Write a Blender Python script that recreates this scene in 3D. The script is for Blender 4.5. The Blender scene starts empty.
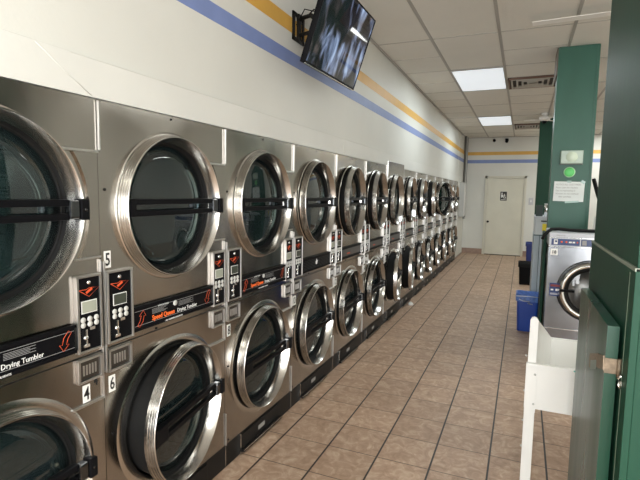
import bpy, bmesh, math, random
from mathutils import Vector, Matrix, Euler
random.seed(7)
PI = math.pi
S = bpy.context.scene
COL = S.collection
D = bpy.data

# ------------------------------------------------------------------ camera
CX, CH, F, PT, YW, RL = 1.5075, 1.5999, 473.8, 0.0986, 0.4021, 0.0164
fw = Vector((-math.sin(YW)*math.cos(PT), math.cos(YW)*math.cos(PT), -math.sin(PT)))
rt = Vector((math.cos(YW), math.sin(YW), 0)); up = rt.cross(fw)
r2 = rt*math.cos(RL)+up*math.sin(RL); u2 = -rt*math.sin(RL)+up*math.cos(RL)
cam = D.objects.new('camera', D.cameras.new('camera')); COL.objects.link(cam)
cam.data.sensor_width = 36; cam.data.lens = F*36/640; cam.data.clip_start = 0.02
M4 = Matrix((r2, u2, -fw)).transposed().to_4x4(); M4.translation = (CX, 0, CH)
cam.matrix_world = M4
S.camera = cam
# ------------------------------------------------------------------ world, exposure
w = D.worlds.new('world'); S.world = w; w.use_nodes = True
wn = w.node_tree.nodes; wl = w.node_tree.links
bg = wn['Background']; sky = wn.new('ShaderNodeTexSky'); sky.sky_type = 'HOSEK_WILKIE'
sky.sun_direction = (0.5, 0.6, 0.7); sky.turbidity = 5
mx = wn.new('ShaderNodeMix'); mx.data_type = 'RGBA'; mx.inputs[0].default_value = 0.75
wl.new(sky.outputs[0], mx.inputs[6]); mx.inputs[7].default_value = (0.95, 0.97, 1.0, 1)
wl.new(mx.outputs[2], bg.inputs[0]); bg.inputs[1].default_value = 2.0
S.view_settings.view_transform = 'Standard'; S.view_settings.look = 'None'
S.view_settings.exposure = 0.8; S.view_settings.gamma = 1; S.view_settings.use_curve_mapping = False
def area(name, loc, rot, sx, sy, power, col=(1, 1, 1)):
    l = D.lights.new(name, 'AREA'); l.shape = 'RECTANGLE'; l.size = sx; l.size_y = sy; l.energy = power; l.color = col
    o = D.objects.new(name, l); COL.objects.link(o); o.location = loc; o.rotation_euler = rot; return o
# daylight coming in through the shop front behind the camera
area('daylight_through_shop_front', (2.6, -2.9, 1.5), (PI/2, 0, 0), 4.6, 2.6, 165, (0.97, 0.985, 0.985))

# ------------------------------------------------------------------ materials
MATS = {}
def N(t, typ, **kw):
    n = t.nodes.new(typ)
    for k, v in kw.items(): setattr(n, k, v)
    return n
def mat(name, col, rough=0.5, metal=0.0, spec=0.5, noise=0.0, nscale=8, bump=0.0, bscale=60, stretch=(1, 1, 1), emit=None, es=0, coat=0, rnoise=0.0):
    if name in MATS: return MATS[name]
    m = D.materials.new(name); m.use_nodes = True; t = m.node_tree; b = t.nodes['Principled BSDF']
    b.inputs['Base Color'].default_value = (*col, 1); b.inputs['Roughness'].default_value = rough
    b.inputs['Metallic'].default_value = metal; b.inputs['Specular IOR Level'].default_value = spec
    b.inputs['Coat Weight'].default_value = coat
    tc = N(t, 'ShaderNodeTexCoord'); mp = N(t, 'ShaderNodeMapping'); mp.inputs['Scale'].default_value = stretch
    t.links.new(tc.outputs['Object'], mp.inputs[0])
    if noise or rnoise:
        nz = N(t, 'ShaderNodeTexNoise'); nz.inputs['Scale'].default_value = nscale; nz.inputs['Detail'].default_value = 5
        t.links.new(mp.outputs[0], nz.inputs['Vector'])
        if noise:
            mr = N(t, 'ShaderNodeMapRange'); mr.inputs[1].default_value = .3; mr.inputs[2].default_value = .7
            mr.inputs[3].default_value = 1-noise; mr.inputs[4].default_value = 1+noise
            t.links.new(nz.outputs[0], mr.inputs[0])
            mm = N(t, 'ShaderNodeMix', data_type='RGBA', blend_type='MULTIPLY'); mm.inputs[0].default_value = 1
            mm.inputs[6].default_value = (*col, 1); t.links.new(mr.outputs[0], mm.inputs[7]); t.links.new(mm.outputs[2], b.inputs['Base Color'])
        if rnoise:
            mr = N(t, 'ShaderNodeMapRange'); mr.inputs[1].default_value = .3; mr.inputs[2].default_value = .7
            mr.inputs[3].default_value = max(0.02, rough-rnoise); mr.inputs[4].default_value = rough+rnoise
            t.links.new(nz.outputs[0], mr.inputs[0]); t.links.new(mr.outputs[0], b.inputs['Roughness'])
    if bump:
        nb = N(t, 'ShaderNodeTexNoise'); nb.inputs['Scale'].default_value = bscale; nb.inputs['Detail'].default_value = 3
        t.links.new(mp.outputs[0], nb.inputs['Vector'])
        bp = N(t, 'ShaderNodeBump'); bp.inputs['Strength'].default_value = bump; bp.inputs['Distance'].default_value = 0.01
        t.links.new(nb.outputs[0], bp.inputs['Height']); t.links.new(bp.outputs[0], b.inputs['Normal'])
    if emit:
        b.inputs['Emission Color'].default_value = (*emit, 1); b.inputs['Emission Strength'].default_value = es
    MATS[name] = m; return m
steel = mat('brushed_steel', (0.385, 0.362, 0.33), 0.20, 1.0, noise=0.12, nscale=4, bump=0.22, bscale=2.6, stretch=(1, 1, .7), rnoise=0.05)
ringm = mat('polished_steel_ring', (0.56, 0.545, 0.515), 0.2, 1.0, noise=0.06, nscale=12)
chrome = mat('chrome_trim', (0.82, 0.82, 0.80), 0.16, 1.0)
satin = mat('satin_steel_trim', (0.60, 0.59, 0.57), 0.36, 1.0)
dsteel = mat('drum_steel', (0.24, 0.25, 0.26), 0.4, 1.0, noise=.2, nscale=40)
blackp = mat('black_plastic', (0.006, 0.006, 0.007), 0.4, spec=.06)
blackm = mat('black_satin_metal', (0.012, 0.011, 0.010), 0.45, spec=.15)
rubber = mat('black_rubber', (0.006, 0.006, 0.006), 0.6, spec=.2)
white_p = mat('white_label', (0.85, 0.85, 0.82), 0.5)
ink = mat('black_ink', (0.01, 0.01, 0.01), 0.5)
redm = mat('orange_red_print', (0.75, 0.10, 0.03), 0.5)
orangem = mat('orange_print', (0.95, 0.17, 0.03), 0.5)
whitem = mat('white_print', (0.8, 0.8, 0.78), 0.5)
greym = mat('grey_print', (0.3, 0.3, 0.3), 0.5)
lcd = mat('pale_lcd', (0.36, 0.38, 0.31), 0.3)
lcd2 = mat('dark_lcd', (0.05, 0.06, 0.045), 0.3)
btn = mat('grey_button', (0.55, 0.55, 0.52), 0.4)
green = mat('green_paint', (0.010, 0.050, 0.029), 0.5, spec=.2, noise=.12, nscale=3, bump=.06, bscale=30, stretch=(1, 1, .25))
greenb = mat('green_column_paint', (0.035, 0.115, 0.082), 0.4, spec=.35, noise=.12, nscale=3, bump=.08, bscale=20, stretch=(1, 1, .3))
greeng = mat('green_door_paint', (0.006, 0.048, 0.027), 0.30, spec=.35, noise=.15, nscale=6, stretch=(1, 1, .12), rnoise=.06)
whitel = mat('white_laminate', (0.82, 0.81, 0.78), 0.35, noise=.03, nscale=5)
wallm = mat('painted_wall', (0.67, 0.67, 0.625), 0.55, noise=.035, nscale=1.6, bump=.05, bscale=40)
wallb = mat('painted_wall_panel', (0.69, 0.69, 0.65), 0.5, noise=.03, nscale=2, bump=.05, bscale=30)
yellow = mat('yellow_stripe_paint', (0.68, 0.39, 0.075), 0.5, noise=.05)
blue = mat('blue_stripe_paint', (0.19, 0.255, 0.50), 0.5, noise=.05)
doorm = mat('cream_door_paint', (0.64, 0.62, 0.52), 0.45, noise=.04, nscale=3)
framem = mat('cream_frame_paint', (0.60, 0.58, 0.49), 0.45)
gridm = mat('ceiling_grid_metal', (0.37, 0.36, 0.335), 0.5)
bluep = mat('blue_bin_plastic', (0.015, 0.07, 0.42), 0.35)
dbluep = mat('dark_blue_bin_plastic', (0.01, 0.025, 0.16), 0.4)
liner = mat('blue_bin_liner', (0.10, 0.20, 0.55), 0.3, noise=.3, nscale=30, bump=.5, bscale=30)
wlin = mat('white_bin_liner', (0.7, 0.75, 0.85), 0.3)
washm = mat('washer_steel', (0.31, 0.32, 0.34), 0.24, 1.0, noise=.1, nscale=5, rnoise=.03, bump=.12, bscale=4)
washw = mat('washer_white_panel', (0.55, 0.57, 0.62), 0.3)
navy = mat('navy_panel', (0.02, 0.045, 0.16), 0.3)
slabm = mat('pale_blue_enamel', (0.42, 0.49, 0.54), 0.4, noise=.12, nscale=5, stretch=(1, 1, .3))
brass = mat('tarnished_brass', (0.20, 0.15, 0.10), 0.5, 0.3, noise=.35, nscale=60)
basem = mat('brown_base_tile', (0.30, 0.20, 0.15), 0.35, noise=.12, nscale=14)
pipem = mat('conduit_grey', (0.28, 0.28, 0.27), 0.35, .8)
vent_d = mat('dark_duct', (0.03, 0.027, 0.024), 0.7)
ventm = mat('vent_metal', (0.40, 0.38, 0.34), 0.5)
ventb = mat('vent_brown_edge', (0.14, 0.075, 0.05), 0.5)
whitef = mat('white_fan_enamel', (0.8, 0.8, 0.78), 0.35)
yels = mat('yellow_sticker', (0.85, 0.68, 0.03), 0.5)
greens = mat('green_sticker', (0.12, 0.62, 0.16), 0.4)
paper = mat('paper', (0.72, 0.76, 0.74), 0.7)
lampbox = mat('exit_lamp_box', (0.45, 0.55, 0.47), 0.3)
lampc = mat('exit_lamp_lens', (0.62, 0.72, 0.58), 0.15)
tape = mat('clear_tape', (0.35, 0.5, 0.46), 0.2)
teal = mat('teal_print', (0.05, 0.45, 0.38), 0.5)
diff = mat('light_diffuser', (0.8, 0.85, 0.9), 0.5, emit=(0.86, 0.93, 1.0), es=0.34)

def glass_mat(name, tint, trans, rough=0.03, fmul=1.0):
    m = D.materials.new(name); m.use_nodes = True; t = m.node_tree; t.nodes.clear()
    o = N(t, 'ShaderNodeOutputMaterial'); g = N(t, 'ShaderNodeBsdfGlossy'); g.inputs['Roughness'].default_value = rough
    tr = N(t, 'ShaderNodeBsdfTransparent'); tr.inputs[0].default_value = (*trans, 1)
    df = N(t, 'ShaderNodeBsdfDiffuse'); df.inputs[0].default_value = (*tint, 1)
    a = N(t, 'ShaderNodeMixShader'); a.inputs[0].default_value = 0.22; t.links.new(tr.outputs[0], a.inputs[1]); t.links.new(df.outputs[0], a.inputs[2])
    fr = N(t, 'ShaderNodeFresnel'); fr.inputs[0].default_value = 1.75
    b = N(t, 'ShaderNodeMixShader'); t.links.new(fr.outputs[0], b.inputs[0]); t.links.new(a.outputs[0], b.inputs[1]); t.links.new(g.outputs[0], b.inputs[2])
    t.links.new(b.outputs[0], o.inputs[0]); MATS[name] = m; return m
glass = glass_mat('teal_door_glass', (0.05, 0.085, 0.09), (0.62, 0.72, 0.73))
wglass = glass_mat('washer_glass', (0.05, 0.05, 0.05), (0.7, 0.7, 0.7))

def drum_perf():
    m = mat('perforated_drum', (0.20, 0.20, 0.20), 0.4, .9); t = m.node_tree; b = t.nodes['Principled BSDF']
    tc = N(t, 'ShaderNodeTexCoord'); v = N(t, 'ShaderNodeTexVoronoi'); v.inputs['Scale'].default_value = 70; v.inputs['Randomness'].default_value = 0
    t.links.new(tc.outputs['Object'], v.inputs['Vector'])
    r = N(t, 'ShaderNodeValToRGB'); r.color_ramp.elements[0].position = .3; r.color_ramp.elements[0].color = (.01, .01, .01, 1)
    r.color_ramp.elements[1].position = .36; r.color_ramp.elements[1].color = (.6, .6, .6, 1)
    t.links.new(v.outputs['Distance'], r.inputs[0]); t.links.new(r.outputs[0], b.inputs['Base Color']); return m
perf = drum_perf()

def floor_mat():
    m = D.materials.new('floor_tile'); m.use_nodes = True; t = m.node_tree; L = t.links; b = t.nodes['Principled BSDF']
    tc = N(t, 'ShaderNodeTexCoord'); sx = N(t, 'ShaderNodeSeparateXYZ'); L.new(tc.outputs['Object'], sx.inputs[0])
    def math_(op, a, bb=None):
        n = N(t, 'ShaderNodeMath', operation=op)
        for i, v in enumerate((a, bb)):
            if v is None: continue
            if isinstance(v, (int, float)): n.inputs[i].default_value = v
            else: L.new(v, n.inputs[i])
        return n.outputs[0]
    def line(c, off, per, wd):
        f = math_('DIVIDE', math_('SUBTRACT', c, off), per)
        fr = math_('FRACT', math_('ADD', f, 100.5)); d = math_('MULTIPLY', math_('ABSOLUTE', math_('SUBTRACT', fr, .5)), per)
        n = N(t, 'ShaderNodeMapRange'); n.inputs[1].default_value = wd*.7; n.inputs[2].default_value = wd; n.inputs[3].default_value = 1; n.inputs[4].default_value = 0
        L.new(d, n.inputs[0]); return n.outputs[0], math_('FLOOR', math_('ADD', f, 100.0))
    lx, ix = line(sx.outputs[0], -0.1835, 0.317, 0.0064)
    ly, iy = line(sx.outputs[1], 2.3685, 0.3101, 0.0042)
    g = math_('MAXIMUM', lx, math_('MULTIPLY', ly, 0.72))  # cross grout toned paler, imitating how shade weakens those lines
    cb = N(t, 'ShaderNodeCombineXYZ'); L.new(ix, cb.inputs[0]); L.new(iy, cb.inputs[1])
    wn_ = N(t, 'ShaderNodeTexWhiteNoise', noise_dimensions='3D'); L.new(cb.outputs[0], wn_.inputs[0])
    ad = N(t, 'ShaderNodeVectorMath', operation='MULTIPLY_ADD'); L.new(wn_.outputs[1], ad.inputs[0]); ad.inputs[1].default_value = (9, 9, 9); L.new(tc.outputs['Object'], ad.inputs[2])
    nz = N(t, 'ShaderNodeTexNoise'); nz.inputs['Scale'].default_value = 13; nz.inputs['Detail'].default_value = 8; nz.inputs['Roughness'].default_value = .65; nz.inputs['Distortion'].default_value = 1.2
    L.new(ad.outputs[0], nz.inputs['Vector'])
    rp = N(t, 'ShaderNodeValToRGB'); e = rp.color_ramp.elements; e[0].position = .3; e[0].color = (.31, .20, .13, 1); e[1].position = .72; e[1].color = (.60, .46, .34, 1)
    e2 = rp.color_ramp.elements.new(.5); e2.color = (.43, .29, .20, 1)
    L.new(nz.outputs[0], rp.inputs[0])
    hv = N(t, 'ShaderNodeMapRange'); hv.inputs[3].default_value = .92; hv.inputs[4].default_value = 1.07; L.new(wn_.outputs[0], hv.inputs[0])
    mu = N(t, 'ShaderNodeMix', data_type='RGBA', blend_type='MULTIPLY'); mu.inputs[0].default_value = 1; L.new(rp.outputs[0], mu.inputs[6]); L.new(hv.outputs[0], mu.inputs[7])
    mxx = N(t, 'ShaderNodeMix', data_type='RGBA'); L.new(g, mxx.inputs[0]); L.new(mu.outputs[2], mxx.inputs[6]); mxx.inputs[7].default_value = (.014, .011, .010, 1)
    L.new(mxx.outputs[2], b.inputs['Base Color'])
    rr = N(t, 'ShaderNodeMapRange'); rr.inputs[3].default_value = .38; rr.inputs[4].default_value = .52; L.new(nz.outputs[0], rr.inputs[0]); L.new(rr.outputs[0], b.inputs['Roughness'])
    hh = math_('SUBTRACT', math_('MULTIPLY', nz.outputs[0], .15), g)
    bp = N(t, 'ShaderNodeBump'); bp.inputs['Strength'].default_value = .15; bp.inputs['Distance'].default_value = .004; L.new(hh, bp.inputs['Height']); L.new(bp.outputs[0], b.inputs['Normal'])
    return m
floorm = floor_mat()
ceilm = mat('ceiling_tile', (0.70, 0.695, 0.65), 0.85, noise=.05, nscale=1.3, bump=.25, bscale=90)

def tv_mat():
    m = D.materials.new('tv_picture'); m.use_nodes = True; t = m.node_tree; L = t.links; b = t.nodes['Principled BSDF']
    b.inputs['Base Color'].default_value = (0.01, 0.01, 0.012, 1); b.inputs['Roughness'].default_value = .04
    tc = N(t, 'ShaderNodeTexCoord'); mp = N(t, 'ShaderNodeMapping'); mp.inputs['Scale'].default_value = (8, 1, 3.6); mp.inputs['Rotation'].default_value = (0, .35, 0)
    L.new(tc.outputs['Object'], mp.inputs[0])
    nz = N(t, 'ShaderNodeTexNoise'); nz.inputs['Scale'].default_value = 1.0; nz.inputs['Detail'].default_value = 4; nz.inputs['Distortion'].default_value = 1.1; L.new(mp.outputs[0], nz.inputs['Vector'])
    rp = N(t, 'ShaderNodeValToRGB'); e = rp.color_ramp.elements; e[0].position = .44; e[0].color = (.003, .004, .006, 1); e[1].position = .68; e[1].color = (.26, .34, .42, 1)
    for p, c in ((.50, (.012, .012, .016, 1)), (.53, (.05, .065, .09, 1)), (.58, (.10, .13, .18, 1))):
        x = rp.color_ramp.elements.new(p); x.color = c
    L.new(nz.outputs[0], rp.inputs[0])
    n2 = N(t, 'ShaderNodeTexNoise'); n2.inputs['Scale'].default_value = 4.5; n2.inputs['Detail'].default_value = 1; L.new(tc.outputs['Object'], n2.inputs['Vector'])
    r2c = N(t, 'ShaderNodeValToRGB'); e = r2c.color_ramp.elements; e[0].position = .40; e[0].color = (.22, .13, .10, 1); e[1].position = .58; e[1].color = (1, 1, 1.15, 1)
    L.new(n2.outputs[0], r2c.inputs[0])
    mu = N(t, 'ShaderNodeMix', data_type='RGBA', blend_type='MULTIPLY'); mu.inputs[0].default_value = 1; L.new(rp.outputs[0], mu.inputs[6]); L.new(r2c.outputs[0], mu.inputs[7])
    L.new(mu.outputs[2], b.inputs['Emission Color']); b.inputs['Emission Strength'].default_value = .95
    return m
tvm = tv_mat()

# ------------------------------------------------------------------ mesh helpers
class MB:
    def __init__(s): s.bm = bmesh.new()
    def box(s, x0, x1, y0, y1, z0, z1, bev=0, rot=None, piv=None):
        r = bmesh.ops.create_cube(s.bm, size=1); vs = r['verts']
        for v in vs: v.co = Vector(((x0+x1)/2+v.co.x*(x1-x0), (y0+y1)/2+v.co.y*(y1-y0), (z0+z1)/2+v.co.z*(z1-z0)))
        if bev:
            es = list({e for v in vs for e in v.link_edges})
            rr = bmesh.ops.bevel(s.bm, geom=es, offset=bev, segments=2, affect='EDGES', profile=.6)
            vs = [v for v in rr['verts']]
        if rot:
            p = Vector(piv or ((x0+x1)/2, (y0+y1)/2, (z0+z1)/2))
            R = Euler(rot).to_matrix()
            for v in set(vs): v.co = p+R@(v.co-p)
        return s
    def lathe(s, prof, c=(0, 0, 0), axis='x', n=64, closed=False, smooth=True):
        # prof: list of (axial, radius)
        c = Vector(c); rings = []
        for a, r in prof:
            if r < 1e-6: 
                p = {'x': Vector((a, 0, 0)), 'y': Vector((0, a, 0)), 'z': Vector((0, 0, a))}[axis]
                rings.append([s.bm.verts.new(c+p)]); continue
            ring = []
            for k in range(n):
                t = 2*PI*k/n; co, si = r*math.cos(t), r*math.sin(t)
                p = {'x': Vector((a, co, si)), 'y': Vector((si, a, co)), 'z': Vector((co, si, a))}[axis]
                ring.append(s.bm.verts.new(c+p))
            rings.append(ring)
        s.rings = rings
        seq = list(zip(rings, rings[1:])) + ([(rings[-1], rings[0])] if closed else [])
        for A, B in seq:
            for k in range(n):
                k2 = (k+1) % n
                if len(A) == 1 and len(B) == 1: continue
                if len(A) == 1: vs = (A[0], B[k2], B[k])
                elif len(B) == 1: vs = (A[k], A[k2], B[0])
                else: vs = (A[k], A[k2], B[k2], B[k])
                f = s.bm.faces.new(vs); f.smooth = smooth
        return s
    def sharpen(s, ang=.3):
        for e in s.bm.edges:
            if len(e.link_faces) == 2:
                e.link_faces[0].normal_update(); e.link_faces[1].normal_update()
        bmesh.ops.recalc_face_normals(s.bm, faces=s.bm.faces)
        for e in s.bm.edges:
            if len(e.link_faces) == 2 and e.link_faces[0].normal.angle(e.link_faces[1].normal, 0) > ang: e.smooth = False
        return s
    def tube(s, pts, r, n=10, r2_=None):
        pts = [Vector(p) for p in pts]; rings = []
        pre = None
        for i, p in enumerate(pts):
            d = (pts[min(i+1, len(pts)-1)]-pts[max(i-1, 0)]).normalized()
            a = pre if pre is not None else (Vector((0, 0, 1)) if abs(d.z) < .9 else Vector((1, 0, 0)))
            a = (a-d*a.dot(d)).normalized(); pre = a; b = d.cross(a)
            rings.append([s.bm.verts.new(p+(a*math.cos(2*PI*k/n)+b*math.sin(2*PI*k/n))*r) for k in range(n)])
        for A, B in zip(rings, rings[1:]):
            for k in range(n):
                f = s.bm.faces.new((A[k], A[(k+1) % n], B[(k+1) % n], B[k])); f.smooth = True
        s.bm.faces.new(rings[0][::-1]); s.bm.faces.new(rings[-1]); return s
    def prism(s, poly, axis, a0, a1):
        # poly in the two other axes (in x,y,z order), extruded along axis
        def P(u, v, a): return {'x': (a, u, v), 'y': (u, a, v), 'z': (u, v, a)}[axis]
        A = [s.bm.verts.new(P(u, v, a0)) for u, v in poly]; B = [s.bm.verts.new(P(u, v, a1)) for u, v in poly]
        s.bm.faces.new(A); s.bm.faces.new(B[::-1]); n = len(poly)
        for k in range(n): s.bm.faces.new((A[k], B[k], B[(k+1) % n], A[(k+1) % n]))
        return s
    def hull8(s, b, t):
        A = [s.bm.verts.new(p) for p in b]; B = [s.bm.verts.new(p) for p in t]; n = len(A)
        s.bm.faces.new(A[::-1]); s.bm.faces.new(B)
        for k in range(n): s.bm.faces.new((A[k], A[(k+1) % n], B[(k+1) % n], B[k]))
        return s
    def holed(s, y0, y1, z0, z1, cy, cz, r, x, lip=.03, n=72):
        ang = [2*PI*k/n for k in range(n)]+[math.atan2(zz-cz, yy-cy) % (2*PI) for yy in (y0, y1) for zz in (z0, z1)]
        ang = sorted(set(round(a, 6) for a in ang)); I, O, I2, O2 = [], [], [], []
        for a in ang:
            c, q = math.cos(a), math.sin(a)
            t = min((((y1-cy)/c) if c > 1e-9 else ((y0-cy)/c) if c < -1e-9 else 1e9), (((z1-cz)/q) if q > 1e-9 else ((z0-cz)/q) if q < -1e-9 else 1e9))
            I.append(s.bm.verts.new((x, cy+r*c, cz+r*q))); O.append(s.bm.verts.new((x, cy+t*c, cz+t*q)))
            I2.append(s.bm.verts.new((x-lip, cy+r*c, cz+r*q))); O2.append(s.bm.verts.new((x-.011, cy+t*c, cz+t*q)))
        m = len(ang)
        for k in range(m):
            j = (k+1) % m
            s.bm.faces.new((I[k], O[k], O[j], I[j])); s.bm.faces.new((I2[k], I[k], I[j], I2[j])); s.bm.faces.new((O[k], O2[k], O2[j], O[j]))
        return s
    def build_pieces(s, name, m, parent=None):
        # every loose piece becomes a mesh of its own under the parent
        s.bm.verts.ensure_lookup_table(); seen = set(); out = []
        for v0 in s.bm.verts:
            if v0 in seen: continue
            st = [v0]; isl = []
            seen.add(v0)
            while st:
                v = st.pop(); isl.append(v)
                for e in v.link_edges:
                    o = e.other_vert(v)
                    if o not in seen: seen.add(o); st.append(o)
            q = MB(); mp = {v: q.bm.verts.new(v.co) for v in isl}
            for f in {f for v in isl for f in v.link_faces}:
                nf = q.bm.faces.new([mp[v] for v in f.verts]); nf.smooth = f.smooth
            out.append(q.build(name, m, parent))
        return out
    def build(s, name, m, parent=None, loc=None, rot=None, smooth=False):
        bmesh.ops.recalc_face_normals(s.bm, faces=s.bm.faces)
        me = D.meshes.new(name); s.bm.to_mesh(me); s.bm.free(); me.materials.append(m)
        if smooth:
            for p in me.polygons: p.use_smooth = True
        o = D.objects.new(name, me); COL.objects.link(o)
        if parent: o.parent = parent
        if loc: o.location = loc
        if rot: o.rotation_euler = rot
        return o
_tc = {}
FX = (PI/2, 0, PI/2)   # text facing +x
FY = (PI/2, 0, 0)      # text facing -y
def text(name, s, size, m, parent, loc, rot=FX, ext=.0006, align='LEFT', sx=1.0, bold=0):
    key = (s, size, align, m.name, bold)
    if key not in _tc:
        c = D.curves.new('t', 'FONT'); c.body = s; c.size = size; c.extrude = ext; c.align_x = align; c.offset = bold; c.resolution_u = 2
        o = D.objects.new('t', c); COL.objects.link(o); bpy.context.view_layer.update()
        dg = bpy.context.evaluated_depsgraph_get(); me = D.meshes.new_from_object(o.evaluated_get(dg)); D.objects.remove(o)
        me.materials.clear(); me.materials.append(m); _tc[key] = me
    o = D.objects.new(name, _tc[key]); COL.objects.link(o); o.parent = parent; o.location = loc; o.rotation_euler = rot; o.scale = (sx, 1, 1); return o
def tag(o, label=None, cat=None, group=None, kind=None):
    if label: o['label'] = label
    if cat: o['category'] = cat
    if group: o['group'] = group
    if kind: o['kind'] = kind
    return o
def thing(name, loc, label, cat, group=None, rz=0, rot=None):
    o = D.objects.new(name, None); COL.objects.link(o); o.location = loc; o.rotation_euler = rot or (0, 0, rz); o.empty_display_size = .1
    return tag(o, label, cat, group)
def struct(mb, name, m): return tag(mb.build(name, m), kind='structure')
KIDS = {}
def copy_tree(o, parent=None, skip=()):
    c = o.copy(); COL.objects.link(c); c.parent = parent
    for ch in kids[o]:
        if ch.name.split('.')[0] in skip and parent is None: continue
        copy_tree(ch, c)
    return c

# ------------------------------------------------------------------ setting
Hc, Lb, XR, YF, TOPZ = 3.17, 13.72, 5.2, -3.0, 1.94
Y0, W = 1.3526, 0.8386
YD0, YD1 = Y0-W, Y0+13*W
struct(MB().box(-.9, XR+.1, YF-.1, Lb+.1, -.1, 0), 'floor', floorm)
struct(MB().box(-.9, XR+.1, YF-.1, Lb+.1, Hc, Hc+.1), 'ceiling', ceilm)
wl_ = MB().box(-.9, -.012, YF, YD1, 2.09, Hc).box(-.9, -.84, YF, YD1, 0, 2.09).box(-.9, -.007, YD1+.003, Lb, 0, Hc).box(-.84, -.012, YF, YD0-.01, 0, 2.09)
struct(wl_, 'wall_left', wallm)
struct(MB().box(-.9, -.004, YD0-1.5, YD1+.9, 1.945, 2.09, .002), 'trim_1', wallb)           # white panel strip over the dryers
struct(MB().box(-.9, XR, Lb, Lb+.1, 0, Hc), 'wall_back', wallm)
struct(MB().box(XR, XR+.1, YF, Lb, 0, Hc), 'wall_right', wallm)
# shop front behind the camera with three large openings
fr = MB().box(-.9, XR, YF-.1, YF, 0, .15).box(-.9, XR, YF-.1, YF, 2.9, Hc)
for x0, x1 in ((-.9, .25), (1.85, 2.0), (3.5, 3.65), (4.95, XR)): fr.box(x0, x1, YF-.1, YF, .15, 2.9)
struct(fr, 'wall_front', wallm)
for i, (x0, x1) in enumerate(((.25, 1.85), (2.0, 3.5), (3.65, 4.95))):
    f = MB().box(x0, x0+.04, YF-.08, YF-.02, .15, 2.9).box(x1-.04, x1, YF-.08, YF-.02, .15, 2.9).box(x0, x1, YF-.08, YF-.02, .15, .2).box(x0, x1, YF-.08, YF-.02, 2.85, 2.9)
    struct(f, 'window_%d' % (i+1), gridm)
# stripes (paint on the walls)
struct(MB().box(-.0125, -.0105, YF, YD1+.003, 2.475, 2.565).box(-.0075, -.0055, YD1+.003, Lb, 2.475, 2.565).box(0, XR, Lb-.002, Lb, 2.48, 2.57), 'trim_2', blue)
struct(MB().box(-.0125, -.0105, YF, YD1+.003, 2.69, 2.79).box(-.0075, -.0055, YD1+.003, Lb, 2.69, 2.79).box(0, XR, Lb-.002, Lb, 2.695, 2.785), 'trim_3', yellow)
# joints in the panel strip
jt = MB().tube([(-.004, 1.34, 1.95), (-.004, 1.22, 2.02), (-.004, 1.12, 2.085)], .0016, 6).box(-.006, -.002, 4.06, 4.075, 1.95, 2.06)
jt.box(-.006, -.002, 1.25, 13.0, 2.086, 2.0885)
struct(jt, 'trim_4', wallm)
# baseboards
struct(MB().box(.0, .53, Lb-.012, Lb, 0, .148).box(1.57, 5.2, Lb-.012, Lb, 0, .148), 'baseboard_back', basem)
struct(MB().box(-.004, .010, YD1+.1, Lb, 0, .03), 'baseboard_left', basem)
# ceiling grid
g = MB(); k = -1
for k in range(-1, 8):
    x = .5677+k*.6466
    if x < 0: continue
    g.box(x-.014, x+.014, YF, Lb, Hc-.006, Hc)
for j in range(-6, 7):
    y = 5.0099+j*1.2904; g.box(-.01, XR, y-.005, y+.005, Hc-.004, Hc)
    y2 = y+.645
    if j > -1: g.box(-.01, .55, y2-.0035, y2+.0035, Hc-.003, Hc); g.box(1.23, 1.86, y2-.0035, y2+.0035, Hc-.003, Hc)
g.box(-.012, .012, YF, Lb, Hc-.018, Hc-.001)
struct(g, 'trim_5', gridm)
struct(MB().box(0, XR, Lb-.02, Lb, Hc-.012, Hc), 'trim_6', gridm)

# back door
d = MB().prism([(.605, .02), (1.505, .02), (1.505, 2.07), (.605, 2.07)], 'y', Lb-.035, Lb-.004)
dd = struct(d, 'door_1', doorm)
fb = MB().box(.535, .600, Lb-.05, Lb, 0, 2.135, .004).box(1.510, 1.570, Lb-.05, Lb, 0, 2.135, .004).box(.535, 1.570, Lb-.05, Lb, 2.075, 2.135, .004)
fb.build('door_frame', framem, dd)
MB().lathe([(0, .0), (0, .03), (-.006, .03), (-.01, .012), (-.035, .012), (-.045, .028), (-.06, .03), (-.07, .02), (-.072, 0)], (.655, Lb-.034, .905), 'y', 20).build('door_knob', blackm, dd)
MB().box(.60, 1.51, Lb-.03, Lb-.002, .0, .02).build('door_gap_shade', blackm, dd)  # black strip painting the shaded gap below the door leaf
sg = thing('restroom_sign', (1.02, Lb-.037, 1.60), 'small black and white restroom pictogram sign on the cream door', 'sign')
MB().box(-.083, .083, -.003, 0, -.12, .12, .001).build('sign_plate', ink, sg)
pg = MB().lathe([(-.005, 0), (-.005, .018), (-.0032, .018)], (-.04, 0, .075), 'y', 14).prism([(-.062, .045), (-.018, .045), (-.005, -.02), (-.03, -.02), (-.03, -.04), (-.055, -.04)], 'y', -.005, -.0032)
for t0 in range(10):
    a0, a1 = PI*(.35+t0*.15), PI*(.35+(t0+1)*.15)
    pg.prism([(.03+.045*math.cos(a0), -.02+.045*math.sin(a0)), (.03+.045*math.cos(a1), -.02+.045*math.sin(a1)), (.03+.03*math.cos(a1), -.02+.03*math.sin(a1)), (.03+.03*math.cos(a0), -.02+.03*math.sin(a0))], 'y', -.005, -.0032)
pg.prism([(.01, .06), (.03, .06), (.04, 0), (.062, -.05), (.048, -.055), (.02, .0)], 'y', -.005, -.0032)
pg.box(-.06, .06, -.005, -.0032, -.10, -.088)
pg.build('pictogram', whitem, sg)
pl = thing('wall_switch', (1.70, Lb, 1.48), 'small pale switch plate on the back wall right of the cream door', 'switch')
MB().box(-.055, .055, -.012, 0, -.10, .09, .004).build('plate', mat('pale_plate', (.5, .5, .52), .4), pl)
MB().box(-.015, .015, -.018, -.0115, -.03, .03, .002).build('rocker', whitem, pl)

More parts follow.
